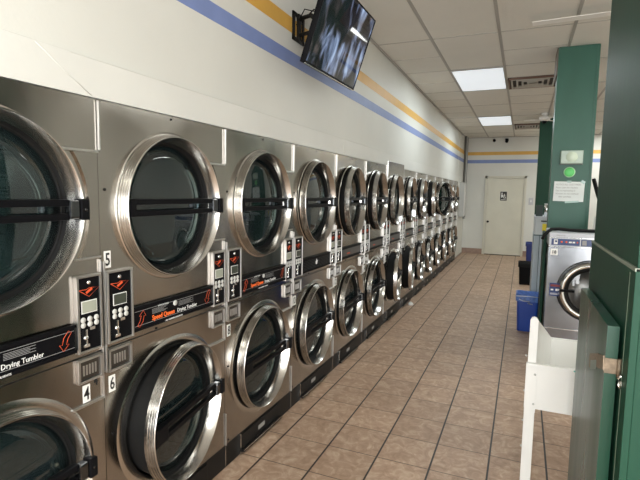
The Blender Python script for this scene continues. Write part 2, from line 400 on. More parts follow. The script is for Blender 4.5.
# ------------------------------------------------------------------ stacked dryers
CU, CZ1, CZ2, R0 = .418, 1.527, .545, .327
def make_door(parent, cz, name='door'):
    prof = [(.0, .327), (.012, .327), (.0125, .3245), (.022, .324), (.0225, .3215), (.032, .321), (.0325, .3185), (.041, .318), (.044, .3165), (.044, .313), (.041, .311), (-.030, .286), (-.044, .285), (-.046, .292), (-.002, .298)]
    d = MB().lathe(prof, (0, -R0, 0), 'x', 96, closed=True).sharpen().build(name, ringm, parent, (.004, CU+R0, cz))
    MB().lathe([(-.024, 0), (-.025, .12), (-.030, .22), (-.036, .287), (-.042, .287), (-.036, .2), (-.030, 0)], (0, -R0, 0), 'x', 64).build('glass', glass, d)
    MB().lathe([(-.040, .276), (-.032, .278), (-.027, .284), (-.031, .289), (-.044, .289)], (0, -R0, 0), 'x', 64, closed=True).build('glass_seal', rubber, d)
    MB().lathe([(-.045, .276), (-.001, .2985), (-.004, .3005), (-.050, .2995), (-.150, .282), (-.155, .276), (-.150, .270)], (0, -R0, 0), 'x', 128, closed=True).sharpen().build('gasket', rubber, d)
    h = MB()
    h.box(.010, .034, -R0-.290, -R0+.262, .012, .036, .003); h.box(.010, .034, -R0-.290, -R0+.262, -.037, -.014, .003)
    h.box(.006, .038, -R0-.296, -R0-(.265 if cz > 1 else .20), -.038, .037, .004)
    h.build('handle', blackp, d)
    MB().box(.010, .054, -R0+.296, -R0+.330, -.038, .038, .005).build('hinge_block', blackp, d)
    MB().box(.012, .048, -R0+.255, -R0+.297, -.033, .033, .008).lathe([(.054, 0), (.056, .004), (.053, .006)], (0, -R0+.313, 0), 'x', 10).build('hinge_plate', mat('grey_hinge_metal', (.10, .105, .11), .25, 1), d)
    return d
def arrow(mb, cy, cz, s, flip):
    # curved outline arrow as a ribbon
    pts = []
    P = [(-.022, .030), (-.008, .012), (.0, -.010), (-.011, -.010), (.012, -.032), (.028, -.006), (.017, -.008), (.010, .016), (-.010, .038), (-.022, .030)]
    P = [(cy+s*p[0]*flip[0], cz+s*p[1]*flip[1]) for p in P]
    mb.tube([(.019, y, z) for y, z in P], .0009, 5); return mb
def make_control(parent, y0, y1, z0, z1, lit):
    c = MB().box(.0, .014, y0+.008, y1-.008, z0+.008, z1-.008).build('control_panel', blackp, parent)
    f = MB()
    f.box(0, .020, y0, y0+.010, z0, z1, .002).box(0, .020, y1-.010, y1, z0, z1, .002).box(0, .020, y0, y1, z1-.010, z1, .002).box(0, .018, y0, y1, z0, z0+.008, .002)
    f.build('frame', satin, c)
    m = (y0+y1)/2; h = z1-z0
    MB().lathe([(.014, 0.008), (.018, .007), (.019, 0)], (0, m, z1-.030), 'x', 12).build('lock', chrome, c)
    lg = MB(); zz = z1-.062
    P = [(m-.046, zz+.008), (m-.012, zz+.006), (m+.002, zz+.012), (m+.046, zz+.008), (m, zz-.022), (m-.046, zz+.008)]
    lg.tube([(.0148, a, b) for a, b in P], .0011, 5); lg.box(.0140, .0152, m-.014, m+.016, zz-.004, zz+.005, rot=(.5, 0, 0)).build('emblem', redm, c)
    MB().box(.014, .016, m-.036, m+.034, z1-.146, z1-.098).build('display_frame', whitem, c)
    MB().box(.0145, .017, m-.033, m+.031, z1-.143, z1-.101).build('display', lcd if lit else lcd2, c)
    b = MB()
    for r in range(2):
        for k in range(3):
            b.lathe([(.014, .011), (.018, .010), (.019, 0)], (0, m-.030+k*.030, z1-.170-r*.020), 'x', 12)
    b.build_pieces('button', btn, c)
    s = MB().box(.014, .017, m-.002, m+.022, z1-.214, z1-.202, .001).box(.014, .024, m-.026, m-.018, z1-.268, z1-.206, .002).box(.014, .02, m-.034, m-.006, z1-.276, z1-.264, .002).lathe([(.014, .009), (.024, .008), (.025, 0)], (0, m-.024, z1-.238), 'x', 12)
    s.build('coin_slot', chrome, c)
    return c
def make_coin(parent, y0, y1, z0, z1):
    c = MB().box(0, .016, y0, y0+.010, z0, z1, .002).box(0, .016, y1-.010, y1, z0, z1, .002).box(0, .016, y0, y1, z1-.010, z1, .002).box(0, .016, y0, y1, z0, z0+.010, .002).build('coin_box', satin, parent)
    MB().box(0, .008, y0+.012, y1-.012, z0+.012, z1-.012, .002).build('coin_box_door', mat('dark_coin_door', (.14, .13, .12), .35, 1), c)
    m = (y0+y1)/2; zc = (z0+z1)/2; q = MB()
    for k in range(5): q.box(.008, .012, m-.032+k*.0135, m-.026+k*.0135, zc-.020, zc+.020, .001)
    q.build('coin_grille', satin, c)
    return c
def add_band(parent, style):
    b = MB().box(0, .012, .150, .706, .998, 1.104, .002).box(0, .020, .150, .706, 1.092, 1.104, .002).box(0, .020, .150, .706, .996, 1.010, .002).build('name_band', blackp, parent)
    if style == 'words':
        MB().box(.0125, .014, .158, .700, 1.080, 1.0815).box(.0125, .014, .158, .700, 1.0165, 1.018).build('pinstripe', greym, b)
        a = MB(); arrow(a, .19, 1.05, 1.0, (1, -1)); arrow(a, .662, 1.05, 1.0, (-1, 1)); a.build('arrow', redm, b)
        text('brand_lettering', 'Speed Queen', .031, orangem, b, (.0125, .262, 1.022), bold=.0008, sx=.88)
        text('lettering', 'Drying Tumbler', .026, whitem, b, (.0125, .430, 1.022), sx=.88)
        text('small_lettering', 'NO CLEANING SOLVENTS', .010, whitem, b, (.0205, .34, 1.000))
        q = MB()
        for k in range(5): q.box(.0122, .0132, .262, .262+.10-.013*(k % 3), 1.071-k*.005, 1.0725-k*.005); q.box(.0122, .0132, .440, .440+.11-.02*(k % 2), 1.071-k*.005, 1.0725-k*.005)
        q.build('instruction_print', greym, b)
        text('heading_lettering', 'INSTRUCTIONS', .010, whitem, b, (.0125, .30, 1.0765)); 
        MB().lathe([(.012, .013), (.016, .012), (.017, 0)], (0, .415, 1.070), 'x', 16).build('knob', btn, b)
    elif style == 'stripes':
        q = MB()
        for k in range(6): q.box(.0125, .0135, .158, .700, 1.018+k*.012, 1.0195+k*.012)
        q.build('pinstripe', mat('dark_grey_print', (.07, .07, .07), .5), b)
        MB().prism([(.41, 1.035), (.43, 1.035), (.445, 1.065), (.43, 1.06), (.42, 1.08), (.412, 1.06), (.40, 1.055)], 'x', .0125, .014).build('emblem', whitem, b)
    else:
        MB().box(.0125, .0135, .158, .700, 1.018, 1.084).build('face_sheet', mat('grey_band', (.10, .10, .10), .35, .5), b)
        MB().box(.0136, .0145, .30, .38, 1.035, 1.045).build('mark', redm, b)
    return b
def make_dryer():
    e = thing('stacked_dryer', (0, Y0, 0), 'x', 'dryer', 'stacked steel dryers along the left wall')
    a, b = .0015, W-.0015
    sh = MB().box(-.8, -.012, a, a+.012, .0, TOPZ-.002).box(-.8, -.012, b-.012, b, .0, TOPZ-.002).box(-.8, -.012, a, b, TOPZ-.012, TOPZ-.002).box(-.8, -.79, a, b, 0, TOPZ-.01).box(-.78, -.012, a+.012, b-.012, .96, .985).box(-.78, -.012, a+.012, b-.012, .0, .03)
    sh.build('cabinet', dsteel, e)
    MB().holed(a, b, .968, TOPZ, CU, CZ1, .308, 0).build('upper_panel', steel, e)
    MB().holed(a, b, .140, .962, CU, CZ2, .308, 0).build('lower_panel', steel, e)
    for cz in (CZ1, CZ2):
        MB().lathe([(.0, .337 if cz > 1 else .362), (.003, .334 if cz > 1 else .354), (.006, .328), (.003, .320), (.004, .308), (-.032, .3055)], (0, CU, cz), 'x', 80).build('door_surround', ringm, e)
        dr = MB().lathe([(-.03, .318), (-.03, .345), (-.62, .345), (-.625, .05), (-.618, .0)], (0, CU, cz), 'x', 56).build('drum', perf, e)
        MB().lathe([(-.031, .3045), (-.16, .3045), (-.16, .312), (-.031, .312)], (0, CU, cz), 'x', 96, closed=True).sharpen().build('drum_collar', rubber, e)
        bf = MB()
        for k in range(3):
            t = k*2*PI/3+.5; c_, s_ = math.cos(t), math.sin(t)
            bf.tube([(-.17, CU+.325*c_, cz+.325*s_), (-.60, CU+.325*c_, cz+.325*s_)], .03, 8)
        bf.build_pieces('baffle', dsteel, dr)
    # raised access plates beside the doors
    def plate(z0, z1, cz):
        pts = [(W-.008, z1), (W-.008, z0)]
        t0 = math.asin(max(-1, (z0-cz)/.372)); t1 = math.asin(min(1, (z1-cz)/.372))
        for k in range(13):
            t = t0+(t1-t0)*k/12; pts.append((CU+.372*math.cos(t), cz+.372*math.sin(t)))
        return MB().prism(pts, 'x', 0, .009)
    plate(1.345, 1.742, CZ1).build('access_plate', steel, e)
    tr = MB().box(0, .013, .66, W-.004, 1.738, 1.748, .002).box(0, .011, .72, W-.004, 1.336, 1.344, .002).box(0, .011, .69, W-.004, .770, .779, .002)
    tr.build_pieces('plate_edge', satin, e)
    st = MB().box(0, .012, .001, .0065, 1.748, TOPZ-.004, .002).box(0, .018, .0, .008, .872, 1.322, .003).box(0, .010, .0, .006, .14, .33, .002).box(0, .010, W-.009, W-.004, .770, 1.33, .002)
    st.build_pieces('seam_trim', satin, e)
    bl = MB()
    for (y, z) in ((.42, 1.925), (.03, 1.60), (.035, .60), (.035, .16), (.3, .975)): bl.lathe([(0, .006), (.004, .005), (.005, 0)], (0, y, z), 'x', 10)
    bl.build_pieces('bolt', blackm, e)
    make_control(e, .012, .148, .984, 1.280, False); make_control(e, .712, .826, .984, 1.280, True)
    make_coin(e, .016, .140, .866, .960); make_coin(e, .712, .824, .866, .960)
    MB().box(-.02, .0, a, b, .004, .138, .001).build('kick_plate', blackm, e)
    k = MB().box(0, .010, .155, .66, .012, .128, .002).build('lint_drawer', blackm, e)
    MB().box(.010, .030, .160, .655, .020, .036, .003).build('drawer_pull', blackm, k)
    MB().box(.0295, .032, .160, .655, .033, .037).box(0, .012, .148, .154, .006, .136).build('drawer_edge', chrome, k)
    MB().box(.0102, .0112, .36, .44, .068, .096).build('drawer_tag', mat('grey_tag', (.30, .30, .28), .4), k)
    MB().box(0, .004, .0, .004, .006, .136).build('kick_seam', chrome, e)
    make_door(e, CZ1, 'door'); make_door(e, CZ2, 'door')
    return e
proto = make_dryer()
def kidmap():
    m = {o: [] for o in D.objects}
    for o in D.objects:
        if o.parent: m[o.parent].append(o)
    return m
kids = kidmap()
ups = {3: 4, 4: 4, 5: 2, 6: 3, 7: 4, 8: 7, 9: -18, 10: 3, 11: 4, 2: .8}
lows = {0: 9, 1: 1.5, 2: 2, 3: 1.5, 4: 1.5, 5: 8, 6: 8, 7: 3, 8: 2, 9: 3, 10: 4, 11: 4}
labels = {
 -1: 'stacked stainless dryer beside number 4 tag, cut off by the left photo edge',
 0: 'nearest fully visible stacked dryer, number 5 and 6 tags, lower door ajar',
 1: 'stacked dryer with number 8 tag, second fully visible column, orange lettering band',
 2: 'stacked dryer with number 10 tag and striped black band with white emblem',
 3: 'stacked dryer with number 12 tag, just right of the striped-band dryer',
 4: 'stacked dryer with number 14 tag, last before the taller raised unit',
 5: 'taller raised stacked dryer, upper door without black bar, lower door ajar',
 6: 'stacked dryer just beyond the taller raised unit, thick lower door standing ajar',
 7: 'stacked dryer two columns beyond the taller raised unit',
 8: 'stacked dryer three columns beyond the taller raised unit',
 9: 'far stacked dryer whose round upper door is swung open facing the camera',
 10: 'far stacked dryer just behind the swung open upper door',
 11: 'second to last stacked dryer at the far end of the row',
 12: 'last stacked dryer at the far end beside the grey electrical box'}
for i in range(-1, 13):
    e = proto if i == 0 else copy_tree(proto)
    e.location = (0, Y0+i*W, 0); e['label'] = labels[i]
kids = kidmap()
roots = sorted([o for o in D.objects if o.name.startswith('stacked_dryer')], key=lambda o: o.location.y)
for i, e in zip(range(-1, 13), roots):
    ds = [o for o in kids[e] if o.name.split('.')[0] == 'door']
    for o in ds:
        upper = o.location.z > 1; ang = (ups if upper else lows).get(i, 0)
        o.rotation_euler = (0, 0, math.radians(ang)); o.location.x += .001
        if upper and i == 5:
            for q in kids[o]:
                if q.name.split('.')[0] in ('handle', 'hinge_block', 'hinge_plate'): D.objects.remove(q)
        if upper and i == 9: o.location = (.214, CU+.305, CZ1)
    add_band(e, 'words' if i in (-1, 0, 1) else 'stripes' if i == 2 else 'grey')
    def tagplate(s, y, z, size=.07):
        t = MB().box(0, .002, y-.016*len(s), y+.016*len(s), z-.032, z+.036).build('number_tag', white_p, e)
        text('number', s, .072, ink, t, (.0022, y, z-.022), align='CENTER', sx=.72, bold=.001)
    if i == -1: tagplate('4', .755, .815); text('number_print', '4', .05, ink, e, (.001, .80, .835), align='CENTER', sx=.7, bold=.001)
    else:
        if i == 0: tagplate('5', .034, 1.322)
        if i < 8: tagplate(str(6+2*i), .040, .810)
    if i == 5:
        MB().box(-.0105, .010, .0015, W-.0015, TOPZ-.14, TOPZ+.055, .002).build('raised_top_panel', steel, e)
        MB().box(-.0105, .013, .0012, .008, TOPZ-.12, TOPZ+.058, .002).build('top_edge', chrome, e)

# ------------------------------------------------------------------ back left corner: box and conduits
bx = thing('electrical_box', (0, 13.0, 1.05), 'tall grey electrical box on left wall beyond the last dryer', 'electrical box')
MB().box(-.006, .11, -.35, .0, 0, .88, .006).build('box_body', mat('grey_enamel', (.48, .48, .46), .4), bx)
MB().box(.11, .122, -.34, -.01, .02, .86, .004).build('box_door', mat('grey_enamel2', (.66, .66, .64), .4), bx)
for k, (x, y, r, z0) in enumerate(((.03, 13.25, .028, 1.1), (.045, 13.42, .022, 1.25), (.03, 13.60, .030, 1.0))):
    c = MB().tube([(x, y, Hc-.002), (x, y, z0), (x, y-.02, z0-.03)], r, 12).build('conduit_pipe', [pipem, mat('light_grey_pipe', (.6, .6, .58), .4), pipem][k])
    tag(c, ['grey conduit pipe nearest the electrical box in the back corner', 'bright middle conduit pipe in the back left corner', 'dark conduit pipe closest to the back wall in the corner'][k], 'pipe', 'conduit pipes in the back left corner')
# ------------------------------------------------------------------ TV
tb = thing('wall_bracket', (-.012, 3.11, 2.75), 'black metal television arm bracket on the yellow-striped wall', 'bracket')
MB().box(0, .012, -.09, -.06, -.10, .09, .002).box(0, .012, .06, .09, -.10, .09, .002).box(0, .012, -.09, .09, .065, .09, .002).box(0, .012, -.09, .09, -.10, -.075, .002).box(0, .02, -.02, .02, -.10, .09, .003).build('wall_plate', blackm, tb)
MB().tube([(.01, 0, .06), (.13, -.06, .05), (.255, .0, -.06)], .016, 8).tube([(.01, 0, -.05), (.13, -.06, -.06), (.245, .0, -.10)], .014, 8).build('arm', blackm, tb)
MB().tube([(.02, .08, .09), (.10, .05, .13), (.18, .06, .10), (.27, .10, .02)], .005, 6).tube([(.02, -.06, .0), (.10, -.10, .08), (.2, -.05, .06), (.26, -.02, -.03)], .004, 6).build('cable', rubber, tb)
tv = thing('television', (.324, 3.13, 2.644), 'flat screen television tilted down from the left wall near ceiling', 'television', rot=(.329, -.016, 1.573))
w2, h2 = .452, .265
MB().box(-w2, w2, .0, .030, -h2, h2, .006).box(-.28, .28, .03, .06, -.18, .14, .01).build('housing', blackp, tv)
MB().box(-w2, w2, -.008, .002, h2-.010, h2, .002).box(-w2, w2, -.008, .002, -h2, -h2+.018, .002).box(-w2, -w2+.010, -.008, .002, -h2, h2, .002).box(w2-.010, w2, -.008, .002, -h2, h2, .002).build('bezel', blackp, tv)
MB().box(-w2, w2, -.010, -.007, -h2-.001, -h2+.004, .001).build('bezel_edge', chrome, tv)
MB().box(-w2+.010, w2-.010, -.004, .0, -h2+.018, h2-.010).build('screen', tvm, tv)
MB().box(-.12, .12, .06, .075, -.10, .10, .003).build('mount_plate', blackm, tv)

# ------------------------------------------------------------------ ceiling lights, vents, fans, cameras
def light(y0, label):
    t = thing('ceiling_light', (.891, y0, Hc), label, 'ceiling light', 'lit ceiling panels')
    MB().box(-.307, .307, 0.005, 1.245, -.008, -.004).build('diffuser', diff, t)
    MB().box(-.318, -.304, 0, 1.25, -.012, 0).box(.304, .318, 0, 1.25, -.012, 0).box(-.318, .318, -.008, .006, -.012, 0).box(-.318, .318, 1.244, 1.256, -.012, 0).build('frame', gridm, t)
for lx, ly, pw in ((3.50, 1.17, 22), (3.50, 4.95, 24), (3.50, 8.9, 24), (3.50, 12.0, 24), (1.54, -1.4, 22)):  # added unseen fill lamps below the ceiling, brightening the room
    area('panel_and_fill_light', (lx, ly+.62, Hc-.03), (0, 0, 0), .6, 1.2, pw, (.97, 1, .95))
light(6.335, 'nearer and larger lit rectangular ceiling panel'); light(10.14, 'farther and smaller lit rectangular ceiling panel')
area('panel_and_fill_light', (.891, 6.96, Hc-.03), (0, 0, 0), .6, 1.2, 14, (.88, .97, 1)); area('panel_and_fill_light', (.891, 10.76, Hc-.03), (0, 0, 0), .6, 1.2, 14, (.88, .97, 1))
def vent(x0, x1, y0, y1, label):
    t = thing('ceiling_vent', ((x0+x1)/2, (y0+y1)/2, Hc), label, 'vent', 'ceiling air vents')
    a, b = (x1-x0)/2, (y1-y0)/2
    MB().box(-a, a, -b, b, -.006, -.001).build('duct_opening', vent_d, t)
    MB().box(-a, a, -b, -b+.02, -.03, 0, .002).box(-a, a, b-.02, b, -.03, 0, .002).box(-a, -a+.02, -b, b, -.03, 0, .002).box(a-.02, a, -b, b, -.03, 0, .002).build('frame', ventb, t)
    for k in range(4):
        s = .95-k*.22; f = MB(); A, B = a*s-.02, b*s-.02
        f.box(-A, A, -B, -B+.022, -.028, -.012, rot=(.5, 0, 0)).box(-A, A, B-.022, B, -.028, -.012, rot=(-.5, 0, 0)).box(-A, -A+.022, -B, B, -.028, -.012, rot=(0, -.5, 0)).box(A-.022, A, -B, B, -.028, -.012, rot=(0, .5, 0))
        f.build('louvre', ventm, t)
vent(1.235, 1.85, 6.95, 7.56, 'nearer square louvred ceiling vent beside the larger lit panel')
vent(1.25, 1.77, 11.35, 12.05, 'farther louvred ceiling vent beyond the smaller lit panel')
def fan(x, y, z, rz, L, label):
    t = thing('ceiling_fan', (x, y, Hc), label, 'ceiling fan', 'white ceiling fans', rz=rz)
    MB().lathe([(0, 0), (0, .06), (-.03, .055), (-.05, .02), (z-Hc+.06, .015), (z-Hc+.06, .0)], (0, 0, 0), 'z', 24).build('downrod', whitef, t)
    q = z-Hc
    MB().lathe([(q+.07, 0), (q+.07, .06), (q+.05, .095), (q+.0, .10), (q-.025, .06), (q-.03, 0)], (0, 0, 0), 'z', 32).build('motor_housing', whitef, t)
    MB().lathe([(q-.03, 0.0), (q-.03, .045), (q-.07, .035), (q-.075, 0)], (0, 0, 0), 'z', 24).build('switch_cap', blackp, t)
    for k in range(3):
        al = k*2*PI/3; b = MB()
        b.box(.17, L, -.045, .045, -.003, .003, .002, rot=(.04, 0, 0)); b.box(.08, .20, -.018, .018, -.004, .004, .001)
        b.build('blade', whitef, t, (0, 0, q), (0, 0, al))
fan(2.36, 4.62, 3.10, PI*.98, .86, 'white ceiling fan blade sticking out left from behind green post')
fan(1.80, 10.05, 3.05, PI*.96, .36, 'small white ceiling fan in front of the far green column')
for x, z, c1, lab in ((.72, 3.08, whitef, 'white security camera at the top of the back wall'), (1.03, 3.05, blackp, 'black security camera at the top of the back wall')):
    t = thing('security_camera', (x, Lb, z), lab, 'camera', 'security cameras above the back door')
    MB().lathe([(0, 0), (0, .045), (-.02, .045), (-.03, .015), (-.09, .015), (-.09, 0)], (0, 0, .03), 'y', 16).build('mount', c1, t)
    MB().lathe([(-.17, 0), (-.17, .035), (-.05, .04), (-.05, 0)], (0, -.03, -.01), 'y', 16).build('camera_body', blackp, t)
    MB().lathe([(-.02, 0), (0, .04), (.03, .045), (.04, 0)], (0, -.10, .03), 'z', 16).build('hood', c1, t)

# ------------------------------------------------------------------ green columns
def column(x0, x1, y0, y1, label, m):
    t = thing('support_column', ((x0+x1)/2, (y0+y1)/2, 0), label, 'column', 'green square columns')
    a, b = (x1-x0)/2, (y1-y0)/2
    MB().box(-a, a, -b, b, 0, Hc-.004, .004).build('shaft', m, t)
    MB().box(-a-.004, -a+.018, -b-.006, -b+.012, 0.0, Hc-.01).box(a-.018, a+.004, -b-.006, -b+.012, 0.0, Hc-.01).build('corner_bead', m, t)
    return t
c1 = column(1.775, 2.150, 5.72, 6.10, 'green square column standing behind the washer, with notice taped on', greenb)
MB().box(-.205, -.192, -.19, .19, 2.88, Hc-.01).build('side_board', mat('brown_edge', (.13, .10, .08), .6), c1)
column(1.742, 2.05, 10.5, 10.9, 'far shaded green column in front of the restroom wall', green)  # darker green puts the shade on this column into its colour
lb = thing('emergency_light', (1.955, 5.714, 2.02), 'pale rectangular light box mounted high on the green column', 'light')
MB().box(-.105, .105, -.055, 0, -.068, .068, .008).build('housing', lampbox, lb)
MB().lathe([(-.055, .055), (-.062, .050), (-.066, 0)], (0, 0, 0), 'y', 24).build('lens', lampc, lb)
MB().box(-.112, .112, -.012, 0, -.078, -.066, .003).build('lower_edge', mat('dark_grey', (.12, .14, .13), .5), lb)
sk = thing('round_sticker', (1.945, 5.713, 1.865), 'round bright green sticker above the taped notice', 'sticker')
MB().lathe([(0, .056), (-.0015, .056), (-.0015, 0)], (0, 0, 0), 'y', 28).build('sticker_disc', mat('pale_green_edge', (.5, .8, .5), .5), sk)
MB().lathe([(-.0016, .047), (-.0026, .046), (-.0026, 0)], (0, 0, 0), 'y', 28).build('sticker_face', greens, sk)
nt = thing('paper_notice', (1.95, 5.713, 1.66), 'white paper notice with handwriting taped on the green column', 'notice')
MB().box(-.145, .145, -.002, 0, -.105, .105, rot=(0, .02, 0)).build('sheet', paper, nt)
for k, s in enumerate(('NOTICE ALL CUSTOMERS', 'Please clean the machine', 'Due to overloading of', 'Washers do not overload', 'after purchase')):
    text('handwriting', s, .026, greym, nt, (-.125+(.03 if k == 4 else 0), -.0025, .065-k*.032), FY, sx=.8)
MB().box(-.03, .10, -.004, -.002, -.118, -.100, rot=(0, -.08, 0)).box(.11, .15, -.004, -.002, .085, .115, rot=(0, .5, 0)).box(-.02, .02, -.004, -.002, .095, .115).build('tape', tape, nt)

# green cabinet with post near the camera
gp = thing('support_column', (1.985, 1.95, 0), 'near tall green boxed post at the right edge of the photo', 'column', 'green square columns')
MB().box(-.182, .30, -.44, .42, 1.412, Hc-.004, .003).build('shaft', green, gp)
gc = thing('green_cabinet', (1.985, 1.96, 0), 'dark green painted wooden cabinet wrapped round the near post base', 'cabinet')
MB().box(-.165, .34, -.43, .45, 0, 1.395, .002).build('carcass', green, gc)
MB().box(-.185, -.166, -.45, .45, 0, 1.41, .002).build('side_panel', green, gc)
MB().box(-.166, .34, -.45, -.43, 0, 1.41, .002).build('front_frame', green, gc)
MB().box(-.187, .35, -.45, .45, 1.4005, 1.411, .001).build('top_ledge', mat('pale_ledge_paint', (.22, .25, .20), .5), gc)  # ledge in a paler tone than the rest of the cabinet
MB().box(-.1865, -.185, -.385, -.382, 0, 1.39).build('panel_joint', mat('joint_line', (.10, .13, .09), .6), gc)
dr = MB().prism([(-.355, 0.03), (.34, .03), (.34, 1.212), (-.355, 1.222)], 'x', -.226, -.194).build('door', greeng, gc)
hg = MB()
hg.prism([(-.352, 1.088), (-.352, 1.128), (-.25, 1.100), (-.245, 1.102), (-.07, 1.048), (-.06, 1.035), (-.06, 1.005), (-.07, .996), (-.245, 1.058), (-.25, 1.054)], 'x', -.2285, -.2262).box(-.231, -.226, -.3575, -.27, 1.076, 1.118, .001, rot=(-.25, 0, 0)).box(-.228, -.19, -.3585, -.3555, 1.078, 1.124, .001).tube([(-.19, -.362, 1.072), (-.19, -.362, 1.126)], .006, 8)
hg.build('hinge', brass, gc)
MB().box(-.2295, -.2284, -.22, -.10, 1.022, 1.052, rot=(-.32, 0, 0)).build('hinge_slot', mat('grey_green', (.16, .2, .17), .4), gc)
MB().tube([(-.188, -.372, 1.075), (-.196, -.385, 1.072), (-.194, -.395, 1.082), (-.188, -.40, 1.09)], .0035, 6).tube([(-.188, -.38, 1.07), (-.194, -.39, 1.058), (-.188, -.392, 1.048)], .003, 6).box(-.190, -.186, -.40, -.365, 1.058, 1.072).build('hinge_leaf', chrome, gc)

# ------------------------------------------------------------------ washer in front of the column
wa = thing('front_load_washer', (1.755, 4.95, 0), 'steel front loading washer with navy control panel in front of column', 'washer')
MB().holed(0, .75, .36, 1.13, .375, .735, .262, 0).build('tmp', washm)
o = D.objects['tmp']; me = o.data
for v in me.vertices: v.co = Vector((v.co.y, -v.co.x, v.co.z))
o.name = 'front_panel'; o.parent = wa
MB().box(0, .012, .011, .70, 0, 1.13).box(.738, .75, .011, .70, 0, 1.13).box(0, .75, .69, .70, 0, 1.13).box(0, .75, .012, .70, 1.12, 1.20).build('cabinet', washm, wa)
MB().box(-.002, .752, -.012, .70, 1.135, 1.268, .008).build('top_panel', washw, wa)
MB().box(0, .75, -.006, .01, .02, .352, .003).build('lower_panel', washm, wa)
MB().box(0, .75, -.012, -.004, .352, .360, .001).box(0, .75, -.018, -.01, 1.135, 1.141, .001).box(0, .75, -.017, -.010, 1.222, 1.226, .001).build('trim_strip', chrome, wa)
cp = MB().box(.02, .255, -.016, -.010, 1.152, 1.212, .001).box(.265, .50, -.016, -.010, 1.152, 1.212, .001).box(.51, .735, -.016, -.010, 1.152, 1.212, .001).build('control_panel', navy, wa)
MB().box(.04, .072, -.018, -.0155, 1.160, 1.205).box(.165, .190, -.018, -.0155, 1.176, 1.190).box(.196, .216, -.018, -.0155, 1.176, 1.190).build('buttons', whitem, cp)
MB().lathe([(-.0195, 0), (-.0195, .010), (-.0180, .010)], (.058, 0, 1.188), 'y', 14).build('logo_drop', navy, cp)
MB().lathe([(-.018, 0), (-.018, .009), (-.015, .009)], (.105, 0, 1.184), 'y', 14).lathe([(-.018, 0), (-.018, .009), (-.015, .009)], (.145, 0, 1.184), 'y', 14).lathe([(-.018, 0), (-.018, .007), (-.015, .007)], (.235, 0, 1.184), 'y', 14).build('indicator', redm, cp)
MB().box(.274, .31, -.0185, -.0155, 1.160, 1.204).build('legend', greym, cp)
text('lettering', 'MILNOR', .020, greym, wa, (.06, -.0135, 1.236), FY)
tg = MB().box(.018, .078, -.004, .0, 1.055, 1.115, .001).build('number_tag', white_p, wa)
text('number', '18', .042, ink, tg, (.048, -.0045, 1.070), FY, align='CENTER', sx=.95, bold=.0015)
sp = MB().box(.028, .108, -.003, 0, .665, .790).build('instruction_plate', navy, wa)
MB().box(.040, .062, -.004, -.0028, .718, .732).box(.080, .098, -.004, -.0028, .715, .735).box(.036, .10, -.004, -.0028, .680, .684).box(.036, .10, -.004, -.0028, .69, .693).build('plate_print', whitem, sp)
MB().box(.036, .10, -.004, -.0028, .755, .775).build('plate_heading', mat('dark_red_print', (.22, .03, .03), .5), sp)
wd = MB().lathe([(0, .275), (-.010, .276), (-.045, .262), (-.060, .245), (-.058, .235), (-.04, .222), (-.03, .19), (0, .185)], (.375, 0, .735), 'y', 64, closed=True).build('door', chrome, wa)
MB().lathe([(.0, .278), (-.004, .284), (0, .290)], (.375, 0, .735), 'y', 64).build('door_seal', rubber, wd)
MB().lathe([(-.03, .19), (-.041, .21), (-.052, .236), (-.046, .236), (-.02, .19)], (.375, 0, .735), 'y', 64, closed=True).build('inner_ring', rubber, wd)
MB().lathe([(-.032, .19), (-.045, .12), (-.05, 0)], (.375, 0, .735), 'y', 48).build('glass', wglass, wd)
MB().box(.115, .235, -.075, -.052, .722, .745, .006).build('handle', blackp, wd)
MB().lathe([(.0, .262), (.02, .27), (.45, .27), (.455, 0)], (.375, .0, .735), 'y', 48).build('drum', mat('washer_drum', (.5, .5, .48), .3, 1), wa)
# hose over the washer
hs = MB().tube([(1.700, 5.0, 1.20), (1.712, 4.98, 1.235), (1.735, 5.0, 1.262), (1.77, 5.02, 1.292), (1.84, 5.06, 1.296), (1.93, 5.08, 1.288), (2.05, 5.12, 1.284), (2.35, 5.15, 1.284)], .016, 10).build('rubber_hose', rubber)
tag(hs, 'thick black rubber hose lying along the washer top', 'hose')
jug = thing('detergent_jug', (2.215, 5.35, 1.268), 'small white jug on washer top right of green column', 'jug')
MB().lathe([(0, 0), (0, .05), (.01, .055), (.13, .055), (.17, .025), (.20, .022), (.20, 0)], (0, 0, 0), 'z', 24).build('bottle', white_p, jug)
MB().lathe([(.20, 0), (.20, .026), (.225, .026), (.225, 0)], (0, 0, 0), 'z', 20).build('cap', blackp, jug)
ds = MB().tube([(2.21, 6.0, 1.80), (2.25, 5.9, 1.62), (2.33, 5.8, 1.40), (2.34, 5.6, 1.285)], .02, 8).build('drain_strap', rubber)
tag(ds, 'dark sloping strap between green column and near post', 'strap')

# pale old machine behind the column
ob = thing('old_machine', (1.655, 6.42, 0), 'tall pale blue worn machine behind the green board and blue bin', 'machine')
MB().box(0, .52, 0, .7, 0, 1.13, .004).build('body', slabm, ob)
MB().box(.005, .52, .0, .7, 1.13, 1.335, .006).build('upper_body', mat('pale_enamel', (.55, .58, .60), .4, noise=.1), ob)
MB().box(.0, .52, -.012, .7, 1.335, 1.355, .003).build('top_plate', washw, ob)
MB().box(-.004, .52, -.014, .0, 1.122, 1.134, .001).box(.062, .068, -.008, .002, 0, 1.12).box(.118, .124, -.006, .002, 0, 1.12).build('panel_seam', mat('dark_seam', (.06, .10, .10), .6), ob)
MB().box(.088, .135, -.004, .0, 1.18, 1.27).build('sticker', yels, ob)
MB().box(.07, .14, -.012, .0, 1.295, 1.31, .002).build('slot', blackm, ob)
cn = thing('steel_canister', (1.785, 6.5, 1.355), 'small steel canister on the pale machine beside far column', 'canister')
MB().lathe([(0, 0), (0, .03), (.14, .03), (.15, .02), (.15, 0)], (0, 0, 0), 'z', 20).build('can', chrome, cn)
